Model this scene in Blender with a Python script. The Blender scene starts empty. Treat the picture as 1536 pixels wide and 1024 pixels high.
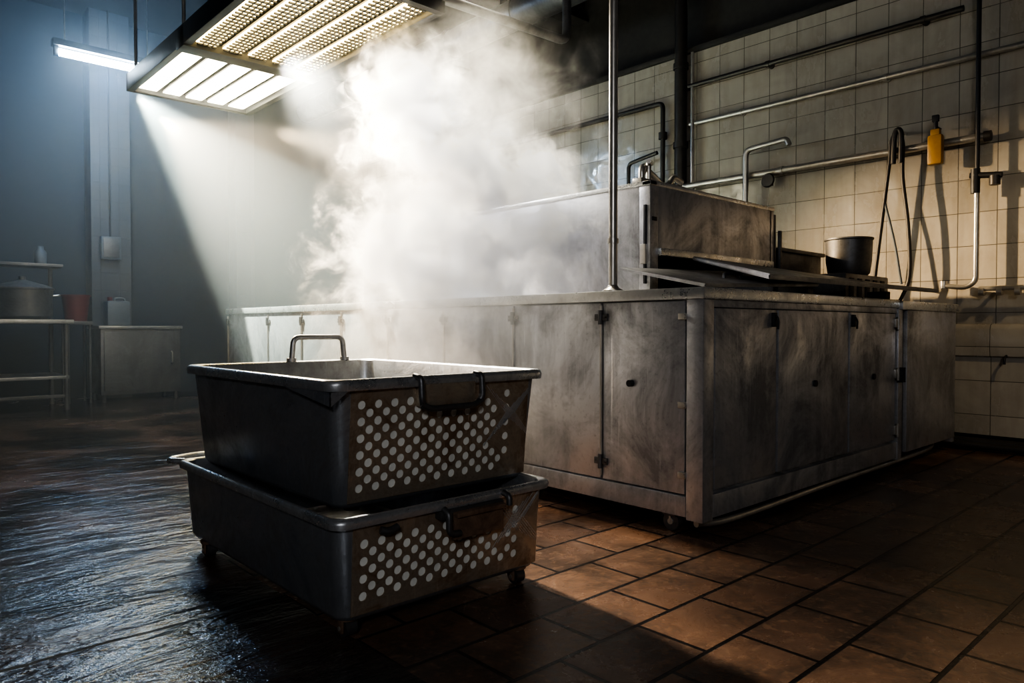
import bpy, bmesh, math, random
from mathutils import Vector, Matrix
random.seed(4)
scene = bpy.context.scene
COL = scene.collection
scene.view_settings.look = 'AgX - High Contrast'

# ------------------------------------------------------------------ node helpers
def new_mat(name):
    m = bpy.data.materials.new(name); m.use_nodes = True
    nt = m.node_tree; nt.nodes.clear()
    out = nt.nodes.new('ShaderNodeOutputMaterial')
    return m, nt, out
def N(nt, typ, **kw):
    n = nt.nodes.new(typ)
    for k, v in kw.items(): setattr(n, k, v)
    return n
def setv(nt, sock, v):
    if isinstance(v, bpy.types.NodeSocket): nt.links.new(v, sock)
    else: sock.default_value = v
def M(nt, op, a, b=None, c=None, clamp=False):
    n = N(nt, 'ShaderNodeMath', operation=op, use_clamp=clamp)
    setv(nt, n.inputs[0], a)
    if b is not None: setv(nt, n.inputs[1], b)
    if c is not None: setv(nt, n.inputs[2], c)
    return n.outputs[0]
def mixc(nt, f, a, b, mode='MIX'):
    n = N(nt, 'ShaderNodeMix', data_type='RGBA', blend_type=mode)
    setv(nt, n.inputs[0], f)
    setv(nt, n.inputs[6], (*a, 1) if isinstance(a, tuple) and len(a) == 3 else a)
    setv(nt, n.inputs[7], (*b, 1) if isinstance(b, tuple) and len(b) == 3 else b)
    return n.outputs[2]
def mapr(nt, v, a, b, c=0.0, d=1.0, smooth=False):
    n = N(nt, 'ShaderNodeMapRange', interpolation_type='SMOOTHSTEP' if smooth else 'LINEAR')
    setv(nt, n.inputs[0], v)
    for i, x in enumerate((a, b, c, d)): n.inputs[i + 1].default_value = x
    return n.outputs[0]
def noise(nt, vec, scale, detail=4, rough=.55, dist=0.0):
    n = N(nt, 'ShaderNodeTexNoise')
    if vec is not None: nt.links.new(vec, n.inputs['Vector'])
    n.inputs['Scale'].default_value = scale; n.inputs['Detail'].default_value = detail
    n.inputs['Roughness'].default_value = rough; n.inputs['Distortion'].default_value = dist
    return n.outputs[0]
def pos(nt): return N(nt, 'ShaderNodeNewGeometry').outputs['Position']
def mapping(nt, vec, scale=(1, 1, 1), loc=(0, 0, 0), rot=(0, 0, 0)):
    n = N(nt, 'ShaderNodeMapping'); nt.links.new(vec, n.inputs[0])
    n.inputs['Scale'].default_value = scale; n.inputs['Location'].default_value = loc; n.inputs['Rotation'].default_value = rot
    return n.outputs[0]
def bump(nt, h, strength, dist=.01):
    n = N(nt, 'ShaderNodeBump'); nt.links.new(h, n.inputs['Height'])
    n.inputs['Strength'].default_value = strength; n.inputs['Distance'].default_value = dist
    return n.outputs[0]
def pbsdf(nt, out, col, rough, metal=0., nrm=None, spec=None):
    p = N(nt, 'ShaderNodeBsdfPrincipled')
    setv(nt, p.inputs['Base Color'], (*col, 1) if isinstance(col, tuple) and len(col) == 3 else col)
    setv(nt, p.inputs['Roughness'], rough); setv(nt, p.inputs['Metallic'], metal)
    if nrm is not None: nt.links.new(nrm, p.inputs['Normal'])
    if spec is not None: p.inputs['Specular IOR Level'].default_value = spec
    nt.links.new(p.outputs[0], out.inputs[0]); return p

def steel(name, base, dirt, rough=.38, grime=.5, scale=3., streak=.2, metal=.85, bs=.18, spots=.3):
    m, nt, out = new_mat(name); P = pos(nt)
    big = noise(nt, P, scale, 8, .70, .7)
    st = noise(nt, mapping(nt, P, (16, 16, 1.3)), 1., 4, .6)
    fine = noise(nt, P, 60, 3, .6)
    scr = noise(nt, mapping(nt, P, (110, 110, 6), (0, 0, 0), (.3, .2, 0)), 1., 2, .5)
    g = mapr(nt, M(nt, 'ADD', M(nt, 'MULTIPLY', big, 1 - streak), M(nt, 'MULTIPLY', st, streak)), .41, .60, 0, grime)
    c = mixc(nt, g, base, dirt)
    c = mixc(nt, mapr(nt, fine, .58, .75, 0, spots), c, tuple(x * .5 for x in dirt))
    c = mixc(nt, mapr(nt, scr, .64, .72, 0, .2), c, tuple(min(1, x * 1.5) for x in base))
    r = M(nt, 'ADD', rough, M(nt, 'MULTIPLY', g, .25))
    r = M(nt, 'ADD', r, mapr(nt, fine, .3, .7, -.05, .06))
    h = M(nt, 'ADD', M(nt, 'MULTIPLY', big, .6), M(nt, 'MULTIPLY', fine, .10))
    mt = mapr(nt, g, 0, 1, metal, metal * .6)
    pbsdf(nt, out, c, r, mt, bump(nt, h, bs, .02)); return m
def plain(name, col, rough=.5, metal=0., var=.3, bs=.15):
    m, nt, out = new_mat(name); P = pos(nt)
    n = noise(nt, P, 14, 5, .6)
    c = mixc(nt, mapr(nt, n, .4, .7, 0, var), col, tuple(x * .35 for x in col))
    pbsdf(nt, out, c, rough, metal, bump(nt, n, bs, .01) if bs else None); return m
def emis(name, col, s):
    m, nt, out = new_mat(name); e = N(nt, 'ShaderNodeEmission')
    e.inputs[0].default_value = (*col, 1); e.inputs[1].default_value = s
    nt.links.new(e.outputs[0], out.inputs[0]); return m

def tile_mat(name, axes, w, h, tint, off=(0, 0), dirt=.45, grout=(.11, .10, .085), rbase=.12):
    m, nt, out = new_mat(name); P = pos(nt)
    s = N(nt, 'ShaderNodeSeparateXYZ'); nt.links.new(P, s.inputs[0])
    cb = N(nt, 'ShaderNodeCombineXYZ')
    nt.links.new(M(nt, 'ADD', s.outputs[axes[0]], off[0]), cb.inputs[0])
    nt.links.new(M(nt, 'ADD', s.outputs[axes[1]], off[1]), cb.inputs[1])
    b = N(nt, 'ShaderNodeTexBrick'); b.offset = 0; b.squash = 1
    nt.links.new(cb.outputs[0], b.inputs['Vector'])
    b.inputs['Scale'].default_value = 1; b.inputs['Brick Width'].default_value = w
    b.inputs['Row Height'].default_value = h; b.inputs['Mortar Size'].default_value = .0026
    b.inputs['Mortar Smooth'].default_value = .3; b.inputs['Bias'].default_value = 0
    b.inputs['Color1'].default_value = (*tint, 1)
    b.inputs['Color2'].default_value = (*[x * .82 for x in tint], 1)
    b.inputs['Mortar'].default_value = (*grout, 1)
    n = noise(nt, P, 2.2, 7, .65, .5); n2 = noise(nt, mapping(nt, P, (9, 9, .9)), 1., 4, .6)
    g = mapr(nt, M(nt, 'ADD', M(nt, 'MULTIPLY', n, .6), M(nt, 'MULTIPLY', n2, .4)), .43, .66, 0, dirt)
    c = mixc(nt, g, b.outputs['Color'], (.13, .105, .075))
    hgt = M(nt, 'SUBTRACT', M(nt, 'MULTIPLY', noise(nt, P, 5, 2), 1.6), b.outputs['Fac'])
    r = mapr(nt, g, 0, .4, rbase, rbase + .26)
    pbsdf(nt, out, c, r, 0, bump(nt, hgt, .6, .008)); return m

# ------------------------------------------------------------------ materials
M_STEEL = steel('steel_cabinet', (.62, .62, .64), (.19, .185, .18), .33, .85, 2.6)
M_STEELTOP = steel('steel_worktop', (.74, .74, .72), (.38, .37, .36), .25, .5, 4)
M_STEELDK = steel('steel_dark', (.16, .16, .165), (.06, .055, .05), .40, .7, 3)
M_STEELMID = steel('steel_mid', (.34, .34, .34), (.15, .145, .14), .34, .6, 4)
M_TUBD = steel('tub_steel_dark', (.46, .49, .53), (.17, .16, .15), .31, .8, 3.4, .1)
M_TUB = steel('tub_steel_worn', (.54, .47, .38), (.19, .12, .07), .35, .95, 7, .2, .8)
M_TUBRIM = steel('tub_rim_steel', (.64, .65, .66), (.24, .23, .22), .25, .6, 9, .0, .85, .12)
M_CHROME = plain('pipe_steel', (.50, .47, .42), .32, .7, .4, 0)
M_RUST = steel('rusty_plate', (.24, .16, .11), (.08, .048, .03), .6, .8, 12, .0, .5)
M_BLACK = plain('black_rubber', (.015, .015, .017), .5)
M_PIPEDK = plain('dark_pipe', (.05, .045, .04), .45, .4, .3, 0)
M_HOLELIT = plain('hole_light_backing', (.78, .78, .72), .4, 0, .3)  # pale colour stands in for light showing in the tub holes
M_DARKIN = plain('dark_interior', (.012, .012, .012), .8)
M_YEL = plain('yellow_plastic', (.36, .19, .02), .4)
M_RED = plain('red_plastic', (.13, .010, .009), .45)
M_WHITE = plain('grey_plastic', (.10, .115, .125), .5)
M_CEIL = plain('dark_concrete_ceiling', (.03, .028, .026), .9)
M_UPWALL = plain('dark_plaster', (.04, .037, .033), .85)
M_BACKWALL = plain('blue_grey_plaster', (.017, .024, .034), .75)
M_COLUMN = tile_mat('column_tile', (0, 2), .19, .2, (.06, .068, .078), grout=(.04, .04, .04), rbase=.5)
M_TILE = tile_mat('wall_tile_cream', (1, 2), .23, .225, (.42, .385, .325), (.02, .005))
M_TRAY = plain('hood_paint', (.030, .030, .032), .45, .3)
M_LAMPW = emis('lamp_tube_warm', (1, .74, .30), 17)
M_LAMPC = emis('lamp_tube_white', (1, .92, .66), 17)
M_BLUE = emis('fluorescent_tube_glow', (.66, .84, 1), 200)
M_FILLLAMP = emis('fill_lamp_glow', (.93, .95, 1), 6)  # glow of the added, unseen fill lamp

def floor_mat():
    m, nt, out = new_mat('kitchen_floor'); P = pos(nt)
    s = N(nt, 'ShaderNodeSeparateXYZ'); nt.links.new(P, s.inputs[0])
    X, Y = s.outputs[0], s.outputs[1]
    b = N(nt, 'ShaderNodeTexBrick'); b.offset = 0.5; b.squash = 1
    cb = N(nt, 'ShaderNodeCombineXYZ')
    nt.links.new(M(nt, 'ADD', X, -.95), cb.inputs[0]); nt.links.new(M(nt, 'ADD', Y, .10), cb.inputs[1])
    nt.links.new(cb.outputs[0], b.inputs['Vector'])
    for k, v in (('Scale', 1), ('Brick Width', .30), ('Row Height', .215), ('Mortar Size', .0065), ('Mortar Smooth', .2), ('Bias', -.1)):
        b.inputs[k].default_value = v
    b.inputs['Color1'].default_value = (.19, .108, .065, 1)
    b.inputs['Color2'].default_value = (.080, .048, .034, 1)
    b.inputs['Mortar'].default_value = (.006, .005, .005, 1)
    n1 = noise(nt, P, 3.2, 8, .68, .4); n2 = noise(nt, P, 28, 6, .7)
    tc = mixc(nt, mapr(nt, n1, .44, .66, 0, .8), b.outputs[0], (.035, .027, .022))
    tc = mixc(nt, mapr(nt, n2, .52, .70, 0, .5), tc, (.25, .155, .095))
    tc = mixc(nt, b.outputs['Fac'], tc, (.006, .005, .005))
    # wet concrete
    n3 = noise(nt, P, 1.3, 6, .6, .6)
    cc = mixc(nt, mapr(nt, n3, .42, .60), (.022, .021, .021), (.085, .050, .035))
    cc = mixc(nt, mapr(nt, n2, .5, .75, 0, .5), cc, (.010, .010, .010))
    groove = M(nt, 'LESS_THAN', M(nt, 'ABSOLUTE', M(nt, 'ADD', M(nt, 'SUBTRACT', Y, 2.03), mapr(nt, n1, 0, 1, -.02, .02))), .008)
    cc = mixc(nt, groove, cc, (.004, .004, .004))
    isT = M(nt, 'MULTIPLY', M(nt, 'GREATER_THAN', X, .95), M(nt, 'LESS_THAN', Y, 2.60))
    col = mixc(nt, isT, cc, tc)
    rip = noise(nt, mapping(nt, P, (3.2, 9.0, 1), (0, 0, 0), (0, 0, math.radians(42.6))), 1., 4, .6, .6)
    fine = noise(nt, P, 70, 3, .7)
    hc = M(nt, 'ADD', M(nt, 'MULTIPLY', rip, 1.8), M(nt, 'MULTIPLY', fine, .26))
    hc = M(nt, 'SUBTRACT', hc, M(nt, 'MULTIPLY', groove, 1.2))
    ht = M(nt, 'ADD', M(nt, 'MULTIPLY', noise(nt, P, 4, 3), .35), M(nt, 'MULTIPLY', n2, .22))
    ht = M(nt, 'SUBTRACT', ht, M(nt, 'MULTIPLY', b.outputs['Fac'], 1.1))
    hm = N(nt, 'ShaderNodeMix', data_type='FLOAT'); nt.links.new(isT, hm.inputs[0])
    nt.links.new(hc, hm.inputs[2]); nt.links.new(ht, hm.inputs[3])
    rc = mapr(nt, n3, .42, .60, .10, .28); rt = mapr(nt, n1, .35, .65, .32, .16)
    rc = M(nt, 'ADD', rc, M(nt, 'MULTIPLY', groove, .5))
    rm = N(nt, 'ShaderNodeMix', data_type='FLOAT'); nt.links.new(isT, rm.inputs[0])
    nt.links.new(rc, rm.inputs[2]); nt.links.new(rt, rm.inputs[3])
    pbsdf(nt, out, col, rm.outputs[0], 0, bump(nt, hm.outputs[0], .9, .012), .85); return m
M_FLOOR = floor_mat()

# ------------------------------------------------------------------ mesh builder
class B:
    def __init__(s, name): s.name = name; s.bm = bmesh.new(); s.mats = []
    def mi(s, mat):
        if mat not in s.mats: s.mats.append(mat)
        return s.mats.index(mat)
    def add(s, bm, mat, mtx=None, smooth=False):
        if mtx is not None: bm.transform(mtx)
        i = s.mi(mat)
        bmesh.ops.recalc_face_normals(bm, faces=bm.faces)
        for f in bm.faces: f.material_index = i; f.smooth = smooth
        me = bpy.data.meshes.new('t'); bm.to_mesh(me); s.bm.from_mesh(me)
        bpy.data.meshes.remove(me); bm.free()
    def box(s, lo, hi, mat, bev=.003, mtx=None):
        bm = bmesh.new(); bmesh.ops.create_cube(bm, size=1)
        lo, hi = Vector(lo), Vector(hi); d = hi - lo
        for v in bm.verts: v.co = Vector([lo[i] + (v.co[i] + .5) * d[i] for i in range(3)])
        if bev:
            bv = min(bev, min(abs(x) for x in d) * .45)
            bmesh.ops.bevel(bm, geom=list(bm.edges), offset=bv, segments=2, affect='EDGES', profile=.6)
        s.add(bm, mat, mtx)
    def tube(s, pts, r, mat, seg=12, smoothpath=False, closed_ends=True):
        pts = [Vector(p) for p in pts]
        if smoothpath and len(pts) > 2:
            q = []; e = [pts[0] * 2 - pts[1]] + pts + [pts[-1] * 2 - pts[-2]]
            for i in range(1, len(e) - 2):
                for k in range(6):
                    t = k / 6; a, b, c, d = e[i - 1:i + 3]
                    q.append(.5 * ((2 * b) + (c - a) * t + (2 * a - 5 * b + 4 * c - d) * t * t + (3 * b - a - 3 * c + d) * t ** 3))
            q.append(pts[-1]); pts = q
        elif len(pts) > 2:   # fillet the corners
            q = [pts[0]]
            for i in range(1, len(pts) - 1):
                a, b, c = pts[i - 1:i + 2]; d1, d2 = (a - b), (c - b)
                f = min(r * 2.6, d1.length * .45, d2.length * .45)
                p0 = b + d1.normalized() * f; p1 = b + d2.normalized() * f
                for k in range(6):
                    t = k / 5; q.append(p0 * (1 - t) ** 2 + b * 2 * t * (1 - t) + p1 * t * t)
            q.append(pts[-1]); pts = q
        bm = bmesh.new(); rings = []; nrm = None
        for i, p in enumerate(pts):
            t = (pts[min(i + 1, len(pts) - 1)] - pts[max(i - 1, 0)]).normalized()
            if nrm is None: nrm = t.orthogonal().normalized()
            nrm = (nrm - t * nrm.dot(t)).normalized(); bn = t.cross(nrm)
            rr = r[i] if isinstance(r, list) else r
            rings.append([bm.verts.new(p + (nrm * math.cos(a) + bn * math.sin(a)) * rr) for a in [2 * math.pi * k / seg for k in range(seg)]])
        for a, b in zip(rings[:-1], rings[1:]):
            for k in range(seg): bm.faces.new((a[k], a[(k + 1) % seg], b[(k + 1) % seg], b[k]))
        if closed_ends: bm.faces.new(rings[0][::-1]); bm.faces.new(rings[-1])
        s.add(bm, mat, None, True)
    def lathe(s, c, prof, mat, seg=32, mtx=None):
        bm = bmesh.new(); rings = []
        for (r, z) in prof:
            rings.append([bm.verts.new((max(r, 1e-4) * math.cos(2 * math.pi * k / seg), max(r, 1e-4) * math.sin(2 * math.pi * k / seg), z)) for k in range(seg)])
        for a, b in zip(rings[:-1], rings[1:]):
            for k in range(seg): bm.faces.new((a[k], a[(k + 1) % seg], b[(k + 1) % seg], b[k]))
        bmesh.ops.remove_doubles(bm, verts=bm.verts, dist=2e-4)
        m = Matrix.Translation(c) @ (mtx or Matrix.Identity(4))
        s.add(bm, mat, m, True)
    def raw(s, verts, faces, mat, smooth=False):
        bm = bmesh.new(); vs = [bm.verts.new(v) for v in verts]
        for f in faces: bm.faces.new([vs[i] for i in f])
        s.add(bm, mat, None, smooth)
    def finish(s):
        bb = [v.co.copy() for v in s.bm.verts]
        lo = Vector([min(v[i] for v in bb) for i in range(3)]); hi = Vector([max(v[i] for v in bb) for i in range(3)])
        o = Vector(((lo.x + hi.x) / 2, (lo.y + hi.y) / 2, lo.z))
        for v in s.bm.verts: v.co -= o
        me = bpy.data.meshes.new(s.name); s.bm.to_mesh(me); s.bm.free()
        for m in s.mats: me.materials.append(m)
        ob = bpy.data.objects.new(s.name, me); ob.location = o; COL.objects.link(ob)
        try: me.set_sharp_from_angle(angle=math.radians(50))
        except Exception: pass
        return ob

def screw(b, p, axis, r=.007, mat=None):
    p = Vector(p); a = Vector(axis)
    b.tube([p, p + a * .006], r, mat or M_CHROME, 10)

# ------------------------------------------------------------------ room shell
XW, YB, XL, YF, ZC = 5.6, 9.3, -3.6, -2.8, 4.3
b = B('floor'); b.box((XL - .1, YF - .1, -.1), (XW + .3, YB + .1, 0), M_FLOOR, 0); b.finish()
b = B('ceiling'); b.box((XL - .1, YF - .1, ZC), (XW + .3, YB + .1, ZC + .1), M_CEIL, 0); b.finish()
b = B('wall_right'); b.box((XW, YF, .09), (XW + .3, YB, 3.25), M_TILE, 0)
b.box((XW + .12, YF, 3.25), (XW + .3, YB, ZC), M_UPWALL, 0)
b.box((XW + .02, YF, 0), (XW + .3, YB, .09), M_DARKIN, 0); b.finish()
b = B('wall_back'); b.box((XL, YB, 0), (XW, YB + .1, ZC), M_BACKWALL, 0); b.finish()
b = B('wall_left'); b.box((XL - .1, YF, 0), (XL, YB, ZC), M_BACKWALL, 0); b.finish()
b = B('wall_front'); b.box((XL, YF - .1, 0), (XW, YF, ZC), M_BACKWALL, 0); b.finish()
# tiled dado with rounded ledge
b = B('trim_tiled_ledge')
b.box((XW - .10, YF, .09), (XW, 1.86, .60), M_TILE, 0)
prof = [(XW - .10, .60), (XW - .125, .61), (XW - .135, .66), (XW - .135, .78), (XW - .12, .81), (XW - .09, .82), (XW, .82), (XW, .60)]
vs = [(x, y, z) for y in (YF, 1.86) for x, z in prof]; n = len(prof)
b.raw(vs, [[i, (i + 1) % n, n + (i + 1) % n, n + i] for i in range(n)] + [list(range(n)), list(range(n, 2 * n))[::-1]], M_TILE)
b.finish()
b = B('trim_wall_capping'); b.box((XW - .03, YF, 3.24), (XW + .13, YB, 3.29), M_UPWALL, .01); b.finish()
# ceiling beams and ducts
for i, y in enumerate((-.6, 1.3, 3.2, 5.1, 7.0)):
    b = B('ceiling_beam'); b.box((XL, y, 3.98), (XW + .12, y + .06, 4.3), M_CEIL, .01)
    b.box((XL, y - .06, 3.96), (XW + .12, y + .12, 3.985), M_CEIL, .005); b.finish()
b = B('ceiling_duct'); b.tube([(4.7, YF, 3.75), (4.7, YB, 3.75)], .14, M_STEELDK, 20)
for y in range(-2, 9): b.tube([(4.7, y, 3.75), (4.7, y + .04, 3.75)], .155, M_STEELDK, 20)
for y in (-1, 1, 3, 5, 7): b.tube([(4.7, y + .3, 3.88), (4.7, y + .3, 4.3)], .012, M_STEELDK, 8)
b.finish()
b = B('ceiling_conduit')
for x in (3.6, 3.85): b.tube([(x, YF, 3.9), (x, YB, 3.9)], .03, M_PIPEDK, 10)
b.finish()
# back wall pillars
b = B('wall_pillar'); b.box((2.0, 9.02, 0), (2.40, 9.3, ZC), M_COLUMN, .005); b.finish()
b = B('wall_pillar'); b.box((3.62, 9.05, 0), (3.86, 9.3, ZC), M_COLUMN, .005); b.finish()
# added fill lamp behind the viewer, with a made-up housing
b = B('fill_lamp'); b.box((-3.0, YF, 2.3), (-1.4, YF + .06, 2.9), M_TRAY, .01); b.box((-2.95, YF + .055, 2.35), (-1.45, YF + .085, 2.85), M_FILLLAMP, .01)
b.finish()

# ------------------------------------------------------------------ counter cabinet
CX, CY, CR, CL = 2.353, 1.504, 5.22, 6.1
TOP = .95
b = B('stainless_counter')
b.box((CX + .03, CY + .03, .085), (CR, CL, .91), M_STEEL, .002)
b.box((CX - .005, CY - .005, .905), (4.30, CL + .01, TOP), M_STEELTOP, .007)
b.box((4.305, CY - .02, .895), (CR + .06, CL + .01, TOP - .006), M_STEELTOP, .007)
b.box((CX, CY, .06), (CX + .075, CY + .075, .905), M_STEEL, .006)          # corner post
b.box((CX, CY + .075, .07), (CX + .04, CL, .15), M_STEEL, .004)            # rails
b.box((CX + .075, CY, .07), (4.30, CY + .04, .16), M_STEEL, .004)
b.box((CX + .075, CY + .005, .875), (4.30, CY + .04, .905), M_STEEL, .003)
# left face panels
ys = [CY + .08, CY + .50, CY + 1.05, CY + 1.6, CY + 2.15, CY + 2.7, CY + 3.25, CY + 3.8, CL - .02]
for i in range(len(ys) - 1):
    b.box((CX + .008, ys[i] + .006, .155), (CX + .034, ys[i + 1] - .006, .90), M_STEEL, .004)
    y = ys[i + 1]
    b.box((CX + .028, y - .007, .155), (CX + .036, y + .007, .90), M_DARKIN, 0)
    b.tube([(CX + .004, y, .17), (CX + .004, y, .89)], .006, M_CHROME, 8)
    for z in (.23, .84):
        b.tube([(CX - .002, y, z - .03), (CX - .002, y, z + .03)], .010, M_STEELDK, 10)
        b.box((CX + .0, y - .035, z - .014), (CX + .012, y + .035, z + .014), M_STEELDK, .002)
        screw(b, (CX + .006, y - .028, z), (-1, 0, 0), .004); screw(b, (CX + .006, y + .028, z), (-1, 0, 0), .004)
b.tube([(CX + .01, CY + .34, .57), (CX - .012, CY + .34, .57)], .014, M_BLACK, 14)
for z in (.23, .5, .84): b.box((CX - .004, CY + .073, z - .012), (CX + .012, CY + .11, z + .012), M_CHROME, .002); b.tube([(CX, CY + .08, z), (CX - .012, CY + .08, z)], .008, M_CHROME, 10)
# front (camera-right) doors
xs = [CX + .08, CX + .577, CX + 1.305, CX + 1.92]
for i in range(3):
    b.box((xs[i] + .008, CY + .004, .175), (xs[i + 1] - .012, CY + .034, .872), M_STEEL, .004)
    b.box((xs[i + 1] - .012, CY + .02, .17), (xs[i + 1] + .008, CY + .036, .875), M_DARKIN, 0)
for x, z in ((xs[1] - .045, .83), (xs[2] + .03, .83)):
    b.box((x - .012, CY - .012, z - .03), (x + .012, CY + .006, z + .03), M_BLACK, .004)
    b.tube([(x, CY - .01, z + .02), (x, CY - .022, z), (x, CY - .02, z - .04)], .005, M_BLACK, 8)
for x in (xs[1] + .35, xs[2] + .30): b.tube([(x, CY + .006, .54), (x, CY - .006, .54)], .015, M_BLACK, 14)
for z in (.23, .54, .82):
    b.box((xs[3] - .03, CY - .008, z - .025), (xs[3] + .02, CY + .006, z + .025), M_CHROME, .003)
    b.tube([(xs[3] - .006, CY - .01, z - .035), (xs[3] - .006, CY - .01, z + .035)], .009, M_CHROME, 10)
b.box((xs[3] - .005, CY - .012, .50), (xs[3] + .03, CY - .03, .57), M_BLACK, .006)
# stepped right section
b.box((4.285, CY - .005, .06), (4.345, CY + .05, .90), M_STEEL, .005)
b.box((4.40, CY - .010, .09), (CR + .03, CY + .03, .895), M_STEEL, .006)
b.box((4.345, CY + .01, .09), (4.40, CY + .03, .895), M_STEELDK, .002)
b.box((CR, CY - .005, .06), (CR + .035, CY + .05, .895), M_STEEL, .005)
# lower hose rail + castors
b.tube([(CX + .05, CY + .06, .04), (CX + .3, CY + .03, .03), (3.6, CY + .02, .045), (4.9, CY + .05, .04), (5.15, CY + .1, .07)], .014, M_CHROME, 10, True)
for (x, y) in ((CX + .04, CY + .16), (CX + .3, CL - .3), (CR - .12, CY + .15), (CR - .15, CL - .3), (3.9, CY + .3), (CX + .06, 3.6)):
    b.box((x - .03, y - .03, .06), (x + .03, y + .03, .09), M_STEELDK, .003)
    b.box((x - .022, y - .004, .03), (x - .016, y + .004, .07), M_CHROME, .001)
    b.tube([(x - .014, y, .036), (x + .014, y, .036)], .036, M_STEELDK, 20)
    b.tube([(x - .02, y, .036), (x + .02, y, .036)], .012, M_CHROME, 10)
b.finish()

# lids lying on the counter
def plate(name, pts, th, mat):
    b = B(name); v = [Vector(p) for p in pts]; nn = (v[1] - v[0]).cross(v[2] - v[0]).normalized()
    if nn.z < 0: nn = -nn
    bm = bmesh.new(); lo = [bm.verts.new(p) for p in v]; hi = [bm.verts.new(p + nn * th) for p in v]; k = len(v)
    bm.faces.new(lo[::-1]); bm.faces.new(hi)
    for i in range(k): bm.faces.new((lo[i], lo[(i + 1) % k], hi[(i + 1) % k], hi[i]))
    bmesh.ops.bevel(bm, geom=list(bm.edges), offset=th * .25, segments=2, affect='EDGES')
    b.add(bm, mat)
    return b
b = plate('pan_lid', [(2.45, 1.56, .953), (3.30, 1.50, .985), (3.45, 2.10, 1.085), (2.62, 2.12, 1.06)], .014, M_STEELMID)
b.tube([(2.9, 1.75, .99), (2.9, 1.75, 1.04), (3.05, 1.75, 1.045), (3.05, 1.75, 1.0)], .007, M_STEELDK, 8); b.finish()
b = plate('pan_lid', [(2.78, 1.47, .995), (4.40, 1.34, .985), (4.74, 1.62, 1.02), (3.1, 2.05, 1.13)], .022, M_STEELMID)
b.box((3.4, 1.6, .95), (3.46, 1.75, 1.0), M_STEELDK, .004); b.box((4.1, 1.50, .95), (4.16, 1.6, .99), M_STEELDK, .004); b.finish()

# ------------------------------------------------------------------ dish-washing machine box on the counter
b = B('dishwashing_machine')
x0, x1, y0, y1, z0, z1 = 3.0, 4.27, 2.23, 3.9, .95, 1.53
b.box((x0, y0, z0), (x0 + .07, y0 + .07, z1), M_STEEL, .004)
b.box((x0, y0 + .07, z0), (x0 + .025, y1, z1), M_STEEL, .004)                      # left side
b.box((x0 + .07, y0, 1.185), (x1 - .03, y0 + .03, z1), M_STEEL, .004)              # front fascia
b.box((x0 + .07, y0 - .02, 1.165), (x1 - .03, y0 + .03, 1.205), M_STEELTOP, .006)
b.box((x0 + .10, y0 + .45, z0), (x1 - .03, y0 + .47, 1.2), M_DARKIN, 0)
b.box((x1 - .05, y0, z0), (x1, y1, z1), M_STEEL, .004)
b.box((x0, y1 - .03, z0), (x1, y1, z1), M_STEEL, .004)
b.box((x0 + .02, y0 + .02, z1 - .07), (x1 - .02, y1 - .02, z1 - .05), M_STEELDK, .002)
b.box((x0 - .006, y0 - .006, z1 - .012), (x1 + .006, y0 + .05, z1 + .012), M_STEELTOP, .005)
b.box((x0 - .006, y0 - .006, z1 - .012), (x0 + .05, y1, z1 + .012), M_STEELTOP, .005)
b.box((x0 - .012, y0 + .02, 1.02), (x0 + .004, y0 + .035, 1.42), M_BLACK, .002)    # slot + latch
b.box((x0 - .02, y0 + .015, 1.12), (x0 + .0, y0 + .05, 1.22), M_CHROME, .004)
b.box((x0 + .015, y0 - .006, 1.34), (x0 + .05, y0 + .004, 1.36), M_BLACK, .001)
b.box((x1, y0 + .0, z0), (x1 + .03, y0 + .03, 1.50), M_STEELDK, .004)
b.box((x1 + .03, y0 - .03, z0), (x1 + .05, y0 - .01, 1.40), M_STEELDK, .004)
# tap & bracket hardware on top
b.box((3.02, 2.30, 1.54), (3.42, 2.36, 1.57), M_CHROME, .005)
b.tube([(3.06, 2.33, 1.56), (3.06, 2.33, 1.64), (3.3, 2.40, 1.60)], .018, M_CHROME, 12)
b.tube([(3.12, 2.33, 1.57), (3.12, 2.33, 1.66)], .014, M_CHROME, 12)
b.tube([(3.30, 2.33, 1.57), (3.34, 2.33, 1.62), (3.42, 2.33, 1.60)], .016, M_CHROME, 12)
b.tube([(3.08, 2.30, 1.66), (3.18, 2.36, 1.67)], .012, M_CHROME, 10)
b.finish()
b = B('steel_dish_rack'); b.box((4.38, 2.25, .952), (4.98, 2.7, 1.29), M_STEELDK, .01); b.box((4.36, 2.23, 1.28), (5.0, 2.72, 1.305), M_STEELDK, .006)
b.box((4.45, 1.86, .952), (5.12, 2.225, 1.128), M_STEELDK, .01)
for k in range(5): b.box((4.5 + k * .12, 1.853, .98), (4.56 + k * .12, 1.862, 1.10), M_DARKIN, .002)
b.finish()
b = B('cooking_pot')
b.lathe((4.90, 2.03, 1.132), [(0, 0), (.11, 0), (.128, .02), (.140, .10), (.144, .235), (.151, .24), (.151, .25), (.138, .25), (.132, .10), (.09, .03), (0, .02)], M_STEELDK)
b.tube([(5.04, 2.03, 1.30), (5.075, 2.03, 1.31), (5.075, 2.08, 1.31), (5.035, 2.09, 1.30)], .006, M_STEELDK, 8); b.finish()

# vertical pole
b = B('support_pole'); b.tube([(2.44, 2.01, TOP), (2.44, 2.01, ZC)], .019, M_CHROME, 24)
b.lathe((2.44, 2.01, TOP), [(.0, 0), (.045, 0), (.045, .008), (.026, .02), (.02, .03)], M_CHROME, 20)
b.tube([(2.44, 2.01, 1.16), (2.44, 2.01, 1.18)], .024, M_CHROME, 16); b.finish()

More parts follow.
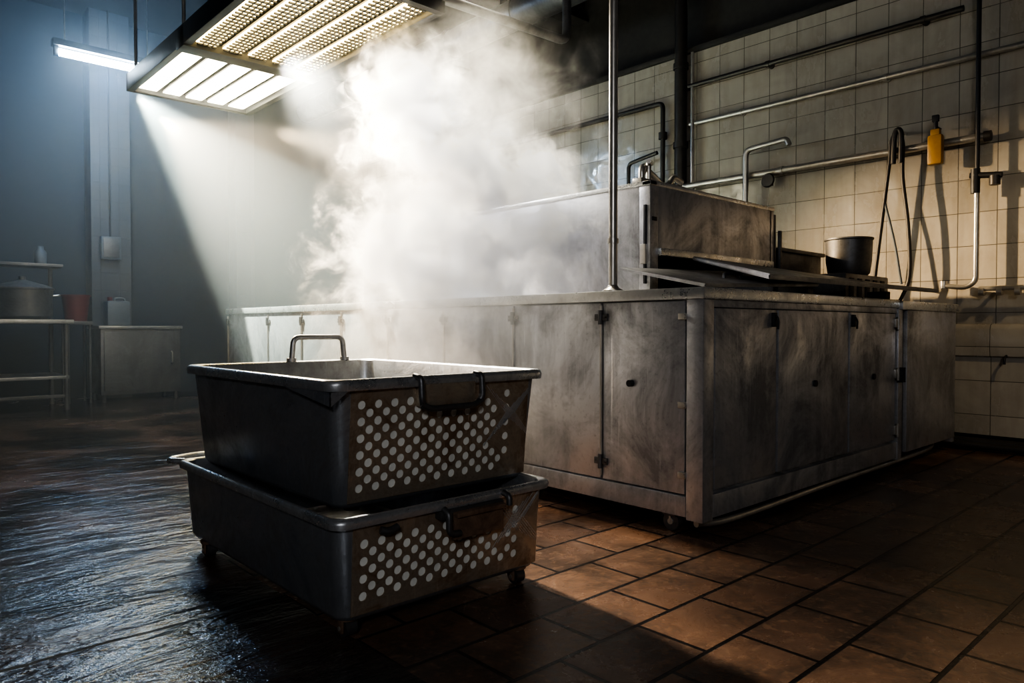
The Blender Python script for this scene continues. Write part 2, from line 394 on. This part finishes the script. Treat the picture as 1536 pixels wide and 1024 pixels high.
# ------------------------------------------------------------------ wall pipework
def wallpipe(name, z, ya, yb, r, mat, off=.07):
    b = B(name); x = XW - off
    b.tube([(x, ya, z), (x, yb, z)], r, mat, 18)
    y = ya + .25
    while y < yb:
        b.tube([(XW + .0, y, z), (x, y, z)], .008, mat, 8); b.tube([(x, y - .015, z), (x, y + .015, z)], r + .006, mat, 14)
        b.tube([(XW, y, z), (XW - .01, y, z)], .025, mat, 12); y += 1.15
    return b
b = wallpipe('wall_pipe', 2.93, 1.55, 3.7, .020, M_PIPEDK); b.finish()
b = wallpipe('wall_pipe', 2.60, -.5, 3.7, .020, M_CHROME, .05); b.finish()
b = wallpipe('wall_pipe', 2.05, 1.42, 3.95, .026, M_CHROME, .08)
b.tube([(XW - .08, 1.42, 2.05), (XW - .08, 1.38, 2.05)], .034, M_PIPEDK, 14); b.finish()
b = B('riser_pipe')      # vertical dark pipe bundle
b.tube([(XW - .07, 3.78, .95), (XW - .07, 3.78, 3.9)], .055, M_PIPEDK, 18)
b.tube([(XW - .07, 3.66, 1.9), (XW - .07, 3.66, 3.22)], .015, M_CHROME, 12)
for z in (1.6, 2.4, 3.1): b.tube([(XW - .07, 3.78, z), (XW - .07, 3.78, z + .05)], .068, M_PIPEDK, 18)
b.finish()
b = B('wall_pipe'); x = XW - .06
b.tube([(x, 3.98, 1.4), (x, 3.98, 2.85), (x, 4.9, 2.85), (x, 6.5, 2.85)], .022, M_PIPEDK, 12)
b.tube([(x - .03, 4.35, 1.4), (x - .03, 4.35, 2.35), (x - .03, 4.02, 2.40)], .018, M_PIPEDK, 12)
b.lathe((x, 3.98, 2.55), [(.0, -.03), (.04, -.03), (.04, .03), (0, .03)], M_PIPEDK, 16); b.finish()
b = B('gooseneck_tap'); x = XW - .14
b.tube([(x, 3.1, 1.72), (x, 3.1, 2.25), (x - .02, 2.74, 2.27), (x - .02, 2.72, 2.22)], .022, M_CHROME, 14)
b.tube([(x, 3.1, 1.70), (x, 3.1, 1.80)], .036, M_CHROME, 16); b.tube([(x, 3.1, 1.74), (XW, 3.1, 1.74)], .022, M_CHROME, 12)
b.finish()
b = B('pipe_valve'); x = XW - .08
b.tube([(x, 2.92, 1.94), (x, 2.92, 2.02)], .03, M_PIPEDK, 14)
b.lathe((x - .03, 2.92, 1.98), [(0, -.012), (.05, -.012), (.058, 0), (.05, .012), (0, .012)], M_PIPEDK, 18, Matrix.Rotation(math.pi / 2, 4, 'Y')); b.finish()
b = B('hanging_hose'); x = XW - .13
b.tube([(x, 2.10, .96), (x, 2.08, 1.15), (x, 2.03, 1.6), (x, 1.99, 1.95), (x, 1.975, 2.12), (x, 1.93, 2.17), (x, 1.90, 2.08), (x, 1.90, 1.85), (x, 1.86, 1.5), (x, 1.85, 1.15), (x, 1.92, .96)], .013, M_PIPEDK, 10, True)
b.tube([(x - .01, 1.96, 1.95), (x - .01, 1.95, 2.16), (x - .01, 1.91, 2.16), (x - .01, 1.91, 1.95)], .018, M_PIPEDK, 10, True)
b.tube([(x - .02, 1.93, 2.18), (XW, 1.93, 2.18)], .012, M_CHROME, 8)
b.tube([(x, 2.02, 1.7), (x, 1.95, 1.4), (x, 1.9, 1.1)], .009, M_WHITE, 8, True)
b.finish()
b = B('yellow_spray_bottle'); x = XW - .14; y = 1.69
b.box((x - .03, y - .045, 1.90), (x + .03, y + .045, 2.10), M_YEL, .015)
b.box((x - .022, y - .03, 2.09), (x + .022, y + .03, 2.14), M_YEL, .012)
b.tube([(x, y, 2.13), (x, y, 2.20)], .013, M_BLACK, 12); b.box((x - .015, y - .02, 2.19), (x + .015, y + .022, 2.235), M_BLACK, .006)
b.tube([(x, y, 2.16), (x + .10, y, 2.16)], .006, M_BLACK, 8); b.finish()
b = B('water_tap_riser'); x = XW - .11; y = 1.45
b.tube([(x, y, 3.20), (x, y, 1.80)], .014, M_BLACK, 12)
b.tube([(x, y + .0, 2.98), (x, y + .03, 3.06), (x, y - .1, 3.16), (x, y - .5, 3.20)], .014, M_BLACK, 12)
b.tube([(x, y + .01, 1.68), (x, y + .01, 1.84)], .028, M_BLACK, 14)
b.tube([(x, y, 1.84), (x, y, 1.80), (x, y, 1.10), (x, y + .06, 1.06), (x, y + .2, 1.08)], .017, M_CHROME, 12)
b.tube([(x, y + .19, 1.06), (x, y + .19, 1.11)], .022, M_CHROME, 12)
b.tube([(x, y + .04, 1.80), (x, y - .14, 1.78)], .020, M_BLACK, 12)
b.tube([(x, y - .10, 1.78), (x, y - .10, 1.72)], .032, M_PIPEDK, 14)
b.tube([(x, y - .02, 1.05), (x, y - .35, 1.05)], .016, M_CHROME, 12)
for yy in (y - .02, y - .12, y - .22): b.tube([(x, yy, 1.03), (x, yy - .03, 1.03)], .028, M_CHROME, 14)
b.tube([(x, y - .10, 1.80), (XW, y - .10, 1.80)], .012, M_CHROME, 8); b.tube([(x, y - .1, 1.05), (XW, y - .1, 1.05)], .012, M_CHROME, 8)
b.finish()
b = B('wall_hook'); b.tube([(XW - .10, 1.27, .62), (XW - .17, 1.27, .60), (XW - .17, 1.27, .56)], .008, M_BLACK, 8); b.tube([(XW - .10, 1.27, .62), (XW - .115, 1.27, .62)], .018, M_BLACK, 12); b.finish()
b = B('floor_pipe')
for x, z in ((XW - .16, .05), (XW - .24, .035)): b.tube([(x, -2.5, z), (x, 1.9, z), (x, 6, z)], .025, M_PIPEDK, 12)
b.finish()

# ------------------------------------------------------------------ gastronorm tubs
def rrect(x0, x1, y0, y1, r, z, seg=6):
    pts = []
    for cx, cy, a0 in ((x1 - r, y1 - r, 0), (x0 + r, y1 - r, 90), (x0 + r, y0 + r, 180), (x1 - r, y0 + r, 270)):
        for k in range(seg + 1):
            a = math.radians(a0 + 90 * k / seg); pts.append((cx + r * math.cos(a), cy + r * math.sin(a), z))
    return pts
def tub(name, x0, x1, y0, y1, zb, zt, tap, matside, rimh, rimw):
    b = B(name)
    r = .042
    def L(t, z, inset=0, rr=r): return rrect(x0 + t + inset, x1 - t - inset, y0 + t + inset, y1 - t - inset, max(rr - inset, .01), z)
    o = rimw
    loops = [L(tap + o + .03, zb), L(tap + o + .008, zb + .006), L(tap + o, zb + .02), L(o, zt - rimh), L(.0, zt - rimh), L(-.002, zt - rimh * .5), L(.0, zt - .005), L(.006, zt),
             L(o - .004, zt), L(o + .004, zt - .006), L(tap + o + .006, zb + .024), L(tap + o + .03, zb + .010)]
    bm = bmesh.new(); R = [[bm.verts.new(p) for p in l] for l in loops]; n = len(R[0])
    for i, (a, c) in enumerate(zip(R[:-1], R[1:])):
        for k in range(n):
            f = bm.faces.new((a[k], a[(k + 1) % n], c[(k + 1) % n], c[k]))
    bm.faces.new(R[0][::-1]); bm.faces.new(R[-1])
    im, ir = b.mi(matside), b.mi(M_TUBRIM)
    bmesh.ops.recalc_face_normals(bm, faces=bm.faces)
    for f in bm.faces:
        zc = f.calc_center_median().z
        f.material_index = ir if zc > zt - rimh - .004 else im; f.smooth = True
    me = bpy.data.meshes.new('t'); bm.to_mesh(me); b.bm.from_mesh(me); bpy.data.meshes.remove(me); bm.free()
    # perforated plate on the -Y side
    H = (zt - rimh) - (zb + .02); W0 = x0 + o + tap + r; W1 = x1 - o - tap - r
    def P(u, v, d=0):   # u world x, v 0..1 height, d outwards
        return (u, y0 + o + tap * (1 - v) - d, zb + .02 + H * v)
    b.raw([P(W0 - .005, .02, .0006), P(W1 + .005, .02, .0006), P(W1 + .005, .98, .0006), P(W0 - .005, .98, .0006)], [[0, 1, 2, 3]], M_HOLELIT)  # added pale sheet so the holes look lit
    D = .0032
    cw = .0262; pz = .0455; pitch = pz / H; r_h = .0126
    U0, U1 = W0 - .016, W1 + .022
    hx0 = W0 + .004; ncol = int((W1 + .005 - hx0) / cw * .93); hx1 = hx0 + ncol * cw
    nrow = int(.97 / pitch); v0 = (1 - nrow * pitch) / 2 - .005; v1 = v0 + nrow * pitch
    V = []; F = []
    def q(a, bb, c, d):
        i = len(V); V.extend([a, bb, c, d]); F.append([i, i + 1, i + 2, i + 3])
    def rect(u0, u1, va, vb):
        if u1 - u0 > 1e-4 and vb - va > 1e-4: q(P(u0, va, D), P(u1, va, D), P(u1, vb, D), P(u0, vb, D))
    rect(U0, hx0, 0, 1); rect(hx1, U1, 0, 1); rect(hx0, hx1, 0, v0); rect(hx0, hx1, v1, 1)
    for a, c in (((U0, 0), (U1, 0)), ((U1, 0), (U1, 1)), ((U1, 1), (U0, 1)), ((U0, 1), (U0, 0))):
        q(P(a[0], a[1], 0), P(c[0], c[1], 0), P(c[0], c[1], D), P(a[0], a[1], D))
    for c in range(ncol):
        ua = hx0 + c * cw; ub = ua + cw; um = (ua + ub) / 2
        off = pitch / 2 if c % 2 else 0; rows = nrow - (1 if c % 2 else 0)
        if off: rect(ua, ub, v0, v0 + off); rect(ua, ub, v1 - off, v1)
        for k in range(rows):
            va = v0 + off + k * pitch; vb = va + pitch; vm = (va + vb) / 2
            pr = 0 if c < ncol * .82 else (.5 * vm if c < ncol * .94 else .45)
            if random.random() < pr: rect(ua, ub, va, vb); continue
            base = len(V); rr = r_h * random.uniform(.95, 1.0)
            for cu, cv in ((ub, vb), (ua, vb), (ua, va), (ub, va)): V.append(P(cu, cv, D))
            for dd in (D, .0008):
                for j in range(16):
                    an = math.radians(45 + 22.5 * j); V.append(P(um + rr * math.cos(an), vm + rr * math.sin(an) / H, dd))
            for sd in range(4):
                ring = [base + 4 + (sd * 4 + t) % 16 for t in range(5)]
                F.append([base + sd, base + (sd + 1) % 4] + ring[::-1])
            for j in range(16):
                F.append([base + 4 + j, base + 4 + (j + 1) % 16, base + 20 + (j + 1) % 16, base + 20 + j])
    b.raw(V, F, M_TUB)
    # embossed cross-hatch in the right hand corner
    for k in range(7):
        u = hx1 - .10 + k * .02
        for sgn in (1, -1):
            ua, ub = u, min(u + .10, U1)
            va, vb = (.35 + .05 * k, .35 + .05 * k + (ub - ua) / H * 1.1) if sgn > 0 else (.97 - .05 * k, .97 - .05 * k - (ub - ua) / H * 1.1)
            va = min(va, .96); vb = min(max(vb, .05), .97)
            b.tube([P(ua, va, D), P(ub, vb, D)], .0015, M_TUBRIM, 6)
    return b, P

# lower tub
tx0, tx1, ty0, ty1 = .872, 1.635, 1.585, 2.74
b, P = tub('perforated_tub', tx0, tx1, ty0, ty1, .044, .322, .014, M_TUBD, .026, .018)
for (x, y) in ((tx0 + .075, ty0 + .075), (tx1 - .10, ty0 + .065), (tx0 + .055, ty1 - .17), (tx1 - .12, ty1 - .12)):
    b.lathe((x, y, 0), [(0, .056), (.032, .056), (.030, .046), (.016, .042), (.016, .035)], M_RUST, 16)
    b.tube([(x - .016, y, .024), (x + .016, y, .024)], .024, M_STEELDK, 18)
    b.box((x - .024, y - .012, .012), (x - .017, y + .012, .047), M_RUST, .002); b.box((x + .017, y - .012, .012), (x + .024, y + .012, .047), M_RUST, .002)
    b.tube([(x - .026, y, .024), (x + .026, y, .024)], .006, M_CHROME, 10)
xm = 1.30; yh = ty0
b.box((xm - .115, yh - .012, .272), (xm + .115, yh + .02, .295), M_STEELDK, .004)
b.box((xm - .075, yh - .022, .212), (xm + .105, yh - .006, .282), M_RUST, .004)
b.box((xm - .075, yh - .034, .275), (xm + .105, yh - .004, .289), M_RUST, .004)
b.tube([(xm - .10, yh - .005, .30), (xm - .10, yh - .028, .29), (xm - .10, yh - .028, .235), (xm - .06, yh - .026, .232)], .009, M_STEELDK, 10)
b.tube([(xm + .12, yh - .002, .312), (xm + .12, yh - .03, .305), (xm + .12, yh - .03, .28)], .009, M_STEELDK, 10)
b.tube([(xm - .30, yh + .0, .280), (xm - .28, yh - .006, .273), (xm - .25, yh - .004, .280)], .010, M_STEELDK, 10)
b.tube([(tx0 + .02, ty1 - .03, .315), (tx0 - .03, ty1 + .02, .318), (tx0 + .06, ty1 + .05, .32), (tx0 + .5, ty1 + .05, .32), (tx0 + .55, ty1 - .01, .315)], .012, M_TUBRIM, 12)
b.finish()
# upper tub
ux0, ux1, uy0, uy1 = .908, 1.690, 1.672, 2.76
b, P = tub('perforated_tub', ux0, ux1, uy0, uy1, .306, .662, .024, M_TUBD, .030, .020)
b.tube([(1.32, uy1 - .01, .65), (1.33, uy1 - .01, .758), (1.55, uy1 - .01, .758), (1.56, uy1 - .01, .65)], .011, M_STEELMID, 12)
for x in (1.32, 1.56): b.tube([(x, uy1 - .01, .660), (x, uy1 - .01, .674)], .019, M_STEELMID, 12)
xm = 1.285; yh = uy0
b.box((xm - .10, yh - .006, .575), (xm + .10, yh + .022, .638), M_TUB, .004)
for sx in (-.11, .11):
    b.tube([(xm + sx, yh + .01, .662), (xm + sx, yh - .022, .658), (xm + sx, yh - .026, .595), (xm + sx * .9, yh - .018, .575)], .009, M_STEELDK, 10)
b.tube([(xm - .11, yh - .022, .585), (xm - .08, yh - .026, .570), (xm + .08, yh - .026, .570), (xm + .11, yh - .022, .585)], .009, M_STEELDK, 10)
b.raw([(ux0 - .003, uy0 + .0, .632), (ux0 - .003, uy0 + .26, .632), (ux0 - .003, uy0 + .0, .595)], [[0, 1, 2]], M_TUBD)
b.raw([(ux0, uy0 - .002, .632), (ux0 + .05, uy0 - .002, .632), (ux0, uy0 - .002, .595)], [[0, 1, 2]], M_TUBD)
b.finish()

# ------------------------------------------------------------------ hanging lamp hood
b = B('ceiling_light_hood')
hx0, hx1, hy0, hy1, hz = 1.60, 2.56, 3.35, 6.10, 2.60
b.box((hx0 + .03, hy0 + .03, hz + .10), (hx1 - .03, hy1 - .03, hz + .13), M_TRAY, .004)
b.box((hx0, hy0, hz), (hx0 + .05, hy1, hz + .13), M_TRAY, .005); b.box((hx1 - .05, hy0, hz), (hx1, hy1, hz + .13), M_TRAY, .005)
b.box((hx0, hy0, hz), (hx1, hy0 + .05, hz + .13), M_TRAY, .005); b.box((hx0, hy1 - .05, hz), (hx1, hy1, hz + .13), M_TRAY, .005)
b.box((hx0, 4.82, hz - .012), (hx1, 4.96, hz + .12), M_TRAY, .005)
for (ya, yb, lm, nb) in ((hy0 + .06, 4.83, M_LAMPW, 30), (4.95, hy1 - .06, M_LAMPC, 0)):
    for k in range(5):
        xc = hx0 + .14 + k * (hx1 - hx0 - .28) / 4
        b.box((xc - .062, ya, hz + .028), (xc + .062, yb, hz + .035), lm, .002)
        b.box((xc - .070, ya, hz + .040), (xc + .070, yb, hz + .05), M_TRAY, 0)
        if nb:
            for sx in (-.030, 0, .030):
                b.box((xc + sx - .0035, ya, hz + .012), (xc + sx + .0035, yb, hz + .018), M_TRAY, 0)
            for i in range(nb):
                y = ya + (yb - ya) * (i + .5) / nb
                b.box((xc - .060, y - .008, hz + .012), (xc + .060, y + .008, hz + .022), M_TRAY, 0)
for x, y in ((hx0 + .03, 5.95), (hx0 + .03, 4.9), (hx1 - .03, 5.95), (hx1 - .03, 3.45), (hx0 + .03, 3.45)):
    b.tube([(x, y, hz + .1), (x, y, ZC)], .012, M_CHROME, 10)
b.tube([(hx1 - .02, hy0 + .02, hz + .09), (3.6, hy0 + .02, hz + .12), (3.6, hy0 + .02, ZC)], .03, M_STEELDK, 12)
b.finish()

# fluorescent tube light
b = B('fluorescent_tube_light')
b.box((1.40, 7.60, 3.34), (2.30, 7.70, 3.40), M_TRAY, .006)
b.tube([(1.45, 7.65, 3.29), (2.25, 7.65, 3.29)], .032, M_BLUE, 14)
for x in (1.43, 2.27): b.box((x - .02, 7.63, 3.25), (x + .02, 7.67, 3.36), M_WHITE, .004)
for x in (1.5, 2.2): b.tube([(x, 7.65, 3.39), (x, 7.65, ZC)], .006, M_CHROME, 8)
b.finish()

# ------------------------------------------------------------------ background furniture
b = B('steel_shelf_table')
for x in (.35, 1.56):
    for y in (8.05, 8.75): b.tube([(x, y, 0), (x, y, 1.42 if y > 8.5 else .86)], .022, M_STEELDK, 12)
b.box((.3, 8.0, .83), (1.62, 8.8, .87), M_STEELMID, .006); b.box((.33, 8.03, .30), (1.58, 8.77, .33), M_STEELMID, .004)
b.box((.3, 8.45, 1.40), (1.62, 8.8, 1.43), M_STEELDK, .004); b.box((.34, 8.04, .12), (1.57, 8.06, .15), M_STEELDK, .003)
b.finish()
b = B('stock_pot'); b.lathe((1.25, 8.3, .872), [(0, 0), (.2, 0), (.24, .03), (.25, .28), (.265, .285), (.265, .30), (.2, .33), (.06, .37), (.03, .38), (.03, .41), (0, .41)], M_STEELDK)
for s in (-1, 1): b.tube([(1.25 + s * .24, 8.25, 1.10), (1.25 + s * .30, 8.25, 1.11), (1.25 + s * .30, 8.35, 1.11), (1.25 + s * .24, 8.35, 1.10)], .01, M_CHROME, 8)
b.finish()
b = B('wash_basin'); b.lathe((.70, 8.35, .872), [(0, 0), (.17, 0), (.25, .2), (.265, .205), (.24, .215), (.16, .02), (0, .015)], M_STEEL); b.finish()
b = B('plastic_crate')
b.box((.45, 8.15, .332), (1.0, 8.6, .36), M_STEELDK, .004)
for z in (.40, .46, .52):
    b.box((.45, 8.15, z), (1.0, 8.17, z + .035), M_STEELDK, .003); b.box((.45, 8.58, z), (1.0, 8.6, z + .035), M_STEELDK, .003)
    b.box((.45, 8.15, z), (.47, 8.6, z + .035), M_STEELDK, .003); b.box((.98, 8.15, z), (1.0, 8.6, z + .035), M_STEELDK, .003)
for x in (.45, .98):
    for y in (8.15, 8.58): b.box((x, y, .36), (x + .02, y + .02, .56), M_STEELDK, .003)
b.finish()
b = B('glass_jar'); b.lathe((1.45, 8.6, 1.432), [(0, 0), (.05, 0), (.055, .02), (.055, .12), (.03, .15), (.03, .18), (0, .18)], M_WHITE, 20); b.finish()
b = B('steel_cupboard')
b.box((1.96, 8.5, .08), (2.76, 8.98, .78), M_STEELDK, .008); b.box((1.94, 8.48, .78), (2.78, 9.0, .81), M_STEELMID, .006)
b.box((1.99, 8.485, .12), (2.73, 8.505, .75), M_STEELDK, .005)
b.tube([(2.66, 8.49, .40), (2.66, 8.46, .41), (2.66, 8.46, .52), (2.66, 8.49, .53)], .007, M_CHROME, 8)
for x in (2.0, 2.72):
    for y in (8.54, 8.94): b.tube([(x, y, 0), (x, y, .09)], .02, M_STEELDK, 10)
b.finish()
b = B('red_bucket'); b.lathe((1.79, 8.75, .0), [(0, .86), (.10, .86), (.13, 1.12), (.14, 1.12), (.14, 1.135), (.12, 1.135), (.095, .88), (0, .88)], M_RED)
b.finish()
b = B('bucket_stand'); b.box((1.67, 8.6, .82), (1.91, 8.9, .86), M_STEELDK, .004)
for x in (1.69, 1.89):
    for y in (8.62, 8.88): b.tube([(x, y, 0), (x, y, .83)], .012, M_STEELDK, 8)
b.finish()
b = B('plastic_canister')
b.box((2.05, 8.6, .81), (2.28, 8.8, 1.08), M_WHITE, .03); b.tube([(2.1, 8.7, 1.07), (2.1, 8.7, 1.12)], .025, M_RED, 12)
b.tube([(2.14, 8.7, 1.07), (2.15, 8.7, 1.11), (2.24, 8.7, 1.11), (2.25, 8.7, 1.06)], .01, M_WHITE, 8); b.finish()
b = B('electrical_box'); b.box((2.08, 8.94, 1.55), (2.28, 9.02, 1.80), M_WHITE, .01); b.box((2.10, 8.93, 1.57), (2.26, 8.945, 1.78), M_STEELDK, .004); b.tube([(2.18, 8.99, 1.8), (2.18, 8.99, ZC)], .01, M_PIPEDK, 8); b.finish()

# ------------------------------------------------------------------ steam and haze volumes
STEAM_BLOBS = [((2.42, 3.10, 1.18), (.68, .80, .48)), ((2.68, 3.05, 1.45), (.62, .60, .48)), ((2.40, 3.45, 2.05), (.38, .42, .46)), ((2.95, 2.90, 1.40), (.46, .42, .34))]
WISP_BLOBS = [((2.05, 2.65, .72), (.75, 1.10, .80)), ((2.55, 3.2, 1.8), (.80, .85, 1.15))]
def steam():
    m, nt, out = new_mat('steam_volume'); P = pos(nt)
    warp = N(nt, 'ShaderNodeTexNoise'); nt.links.new(P, warp.inputs['Vector']); warp.inputs['Scale'].default_value = 3.4; warp.inputs['Detail'].default_value = 1
    va = N(nt, 'ShaderNodeVectorMath', operation='MULTIPLY_ADD'); nt.links.new(warp.outputs['Color'], va.inputs[0])
    va.inputs[1].default_value = (.35, .35, .35); nt.links.new(P, va.inputs[2])
    PW = va.outputs[0]
    def blob(c, r):
        c = [x + .175 for x in c]
        mo = mapping(nt, PW, tuple(1 / x for x in r), tuple(-c[i] / r[i] for i in range(3)))
        l = N(nt, 'ShaderNodeVectorMath', operation='LENGTH'); nt.links.new(mo, l.inputs[0])
        return M(nt, 'SUBTRACT', 1.0, l.outputs['Value'])
    def union(L):
        f = None
        for c, r in L:
            q = blob(c, r); f = q if f is None else M(nt, 'MAXIMUM', f, q)
        return f
    n = noise(nt, PW, 5.0, 5, .72)
    nn = M(nt, 'SUBTRACT', n, .5)
    dense = mapr(nt, M(nt, 'ADD', union(STEAM_BLOBS), M(nt, 'MULTIPLY', nn, 3.0)), .16, .50, 0, 1, True)
    w = mapr(nt, M(nt, 'ADD', union(WISP_BLOBS), M(nt, 'MULTIPLY', nn, 2.4)), .10, .9, 0, 1, True)
    d = M(nt, 'ADD', M(nt, 'MULTIPLY', dense, 4.0), M(nt, 'MULTIPLY', w, .95))
    s = N(nt, 'ShaderNodeVolumeScatter'); s.inputs['Color'].default_value = (1, .965, .88, 1)
    s.inputs['Anisotropy'].default_value = .0; nt.links.new(d, s.inputs['Density'])
    nt.links.new(s.outputs[0], out.inputs['Volume'])
    try: m.cycles.volume_step_rate = .5
    except Exception: pass
    return m
b = B('steam_cloud'); b.box((1.6, 1.95, .12), (3.40, 4.10, 2.59), steam(), 0); b.finish()
m, nt, out = new_mat('haze_volume'); s = N(nt, 'ShaderNodeVolumeScatter'); s.inputs['Color'].default_value = (.88, .95, 1, 1)
s.inputs['Density'].default_value = .055; s.inputs['Anisotropy'].default_value = .1; nt.links.new(s.outputs[0], out.inputs['Volume'])
b = B('haze_cloud'); b.box((-.8, 4.2, .01), (3.5, 8.95, 3.94), m, 0); b.finish()

# ------------------------------------------------------------------ lights
def look(o, tgt): o.rotation_euler = (Vector(tgt) - o.location).to_track_quat('-Z', 'Y').to_euler()
def spot(name, p, t, w, col, ang, blend=.15, rad=.03):
    l = bpy.data.lights.new(name, 'SPOT'); l.energy = w; l.color = col; l.spot_size = math.radians(ang); l.spot_blend = blend; l.shadow_soft_size = rad
    o = bpy.data.objects.new(name, l); o.location = p; COL.objects.link(o); look(o, t); return o
def area(name, p, t, w, col, sx, sy, spread=180):
    l = bpy.data.lights.new(name, 'AREA'); l.energy = w; l.color = col; l.shape = 'RECTANGLE'; l.size = sx; l.size_y = sy; l.spread = math.radians(spread)
    o = bpy.data.objects.new(name, l); o.location = p; COL.objects.link(o); look(o, t); return o
spot('hood_beam_light', (1.66, 6.04, 2.57), (3.05, 4.76, .65), 2400, (.88, 1, .86), 46, .08)
spot('hood_steam_light', (2.2, 4.6, 2.56), (2.6, 3.1, 1.40), 3000, (1, .91, .74), 66, .5, .10)
spot('steam_fill_light', (2.75, 3.7, 3.85), (2.5, 3.0, 1.3), 1600, (1, .92, .75), 38, .7, .15)  # added fill for the self-shadowed side of the steam, no fixture
spot('warm_floor_light', (2.5, 8.2, 3.0), (1.95, .9, 0), 6500, (1, .74, .48), 20, .3, .04)
spot('warm_wall_light', (2.7, 5.9, 2.45), (5.6, 0.90, .75), 2900, (1, .74, .44), 30, 1.0, .06)
spot('wall_fill_light', (3.4, -1.0, 3.9), (5.55, 1.3, .6), 190, (1, .78, .50), 38, 1.0, .1)  # added warm fill for the dado and lower wall, no fixture
l = bpy.data.lights.new('blue_tube_light', 'POINT'); l.energy = 48; l.color = (.22, .50, 1); l.shadow_soft_size = .12
o = bpy.data.objects.new('blue_tube_light', l); o.location = (1.85, 7.60, 3.12); COL.objects.link(o)
area('fill_lamp_light', (-2.2, YF + .12, 2.6), (2.4, 2.2, .7), 125, (.93, .95, 1), 1.5, .5)  # added fill from behind the camera for upright faces

w = bpy.data.worlds.new('world'); scene.world = w; w.use_nodes = True
w.node_tree.nodes['Background'].inputs[0].default_value = (.02, .03, .05, 1); w.node_tree.nodes['Background'].inputs[1].default_value = .3

# ------------------------------------------------------------------ camera
cam = bpy.data.cameras.new('camera'); cam.lens = 25.45; cam.sensor_width = 36; cam.clip_start = .05
co = bpy.data.objects.new('camera', cam); co.location = (0, 0, .8)
co.rotation_euler = (math.radians(88.84), 0, math.radians(-42.6)); COL.objects.link(co); scene.camera = co
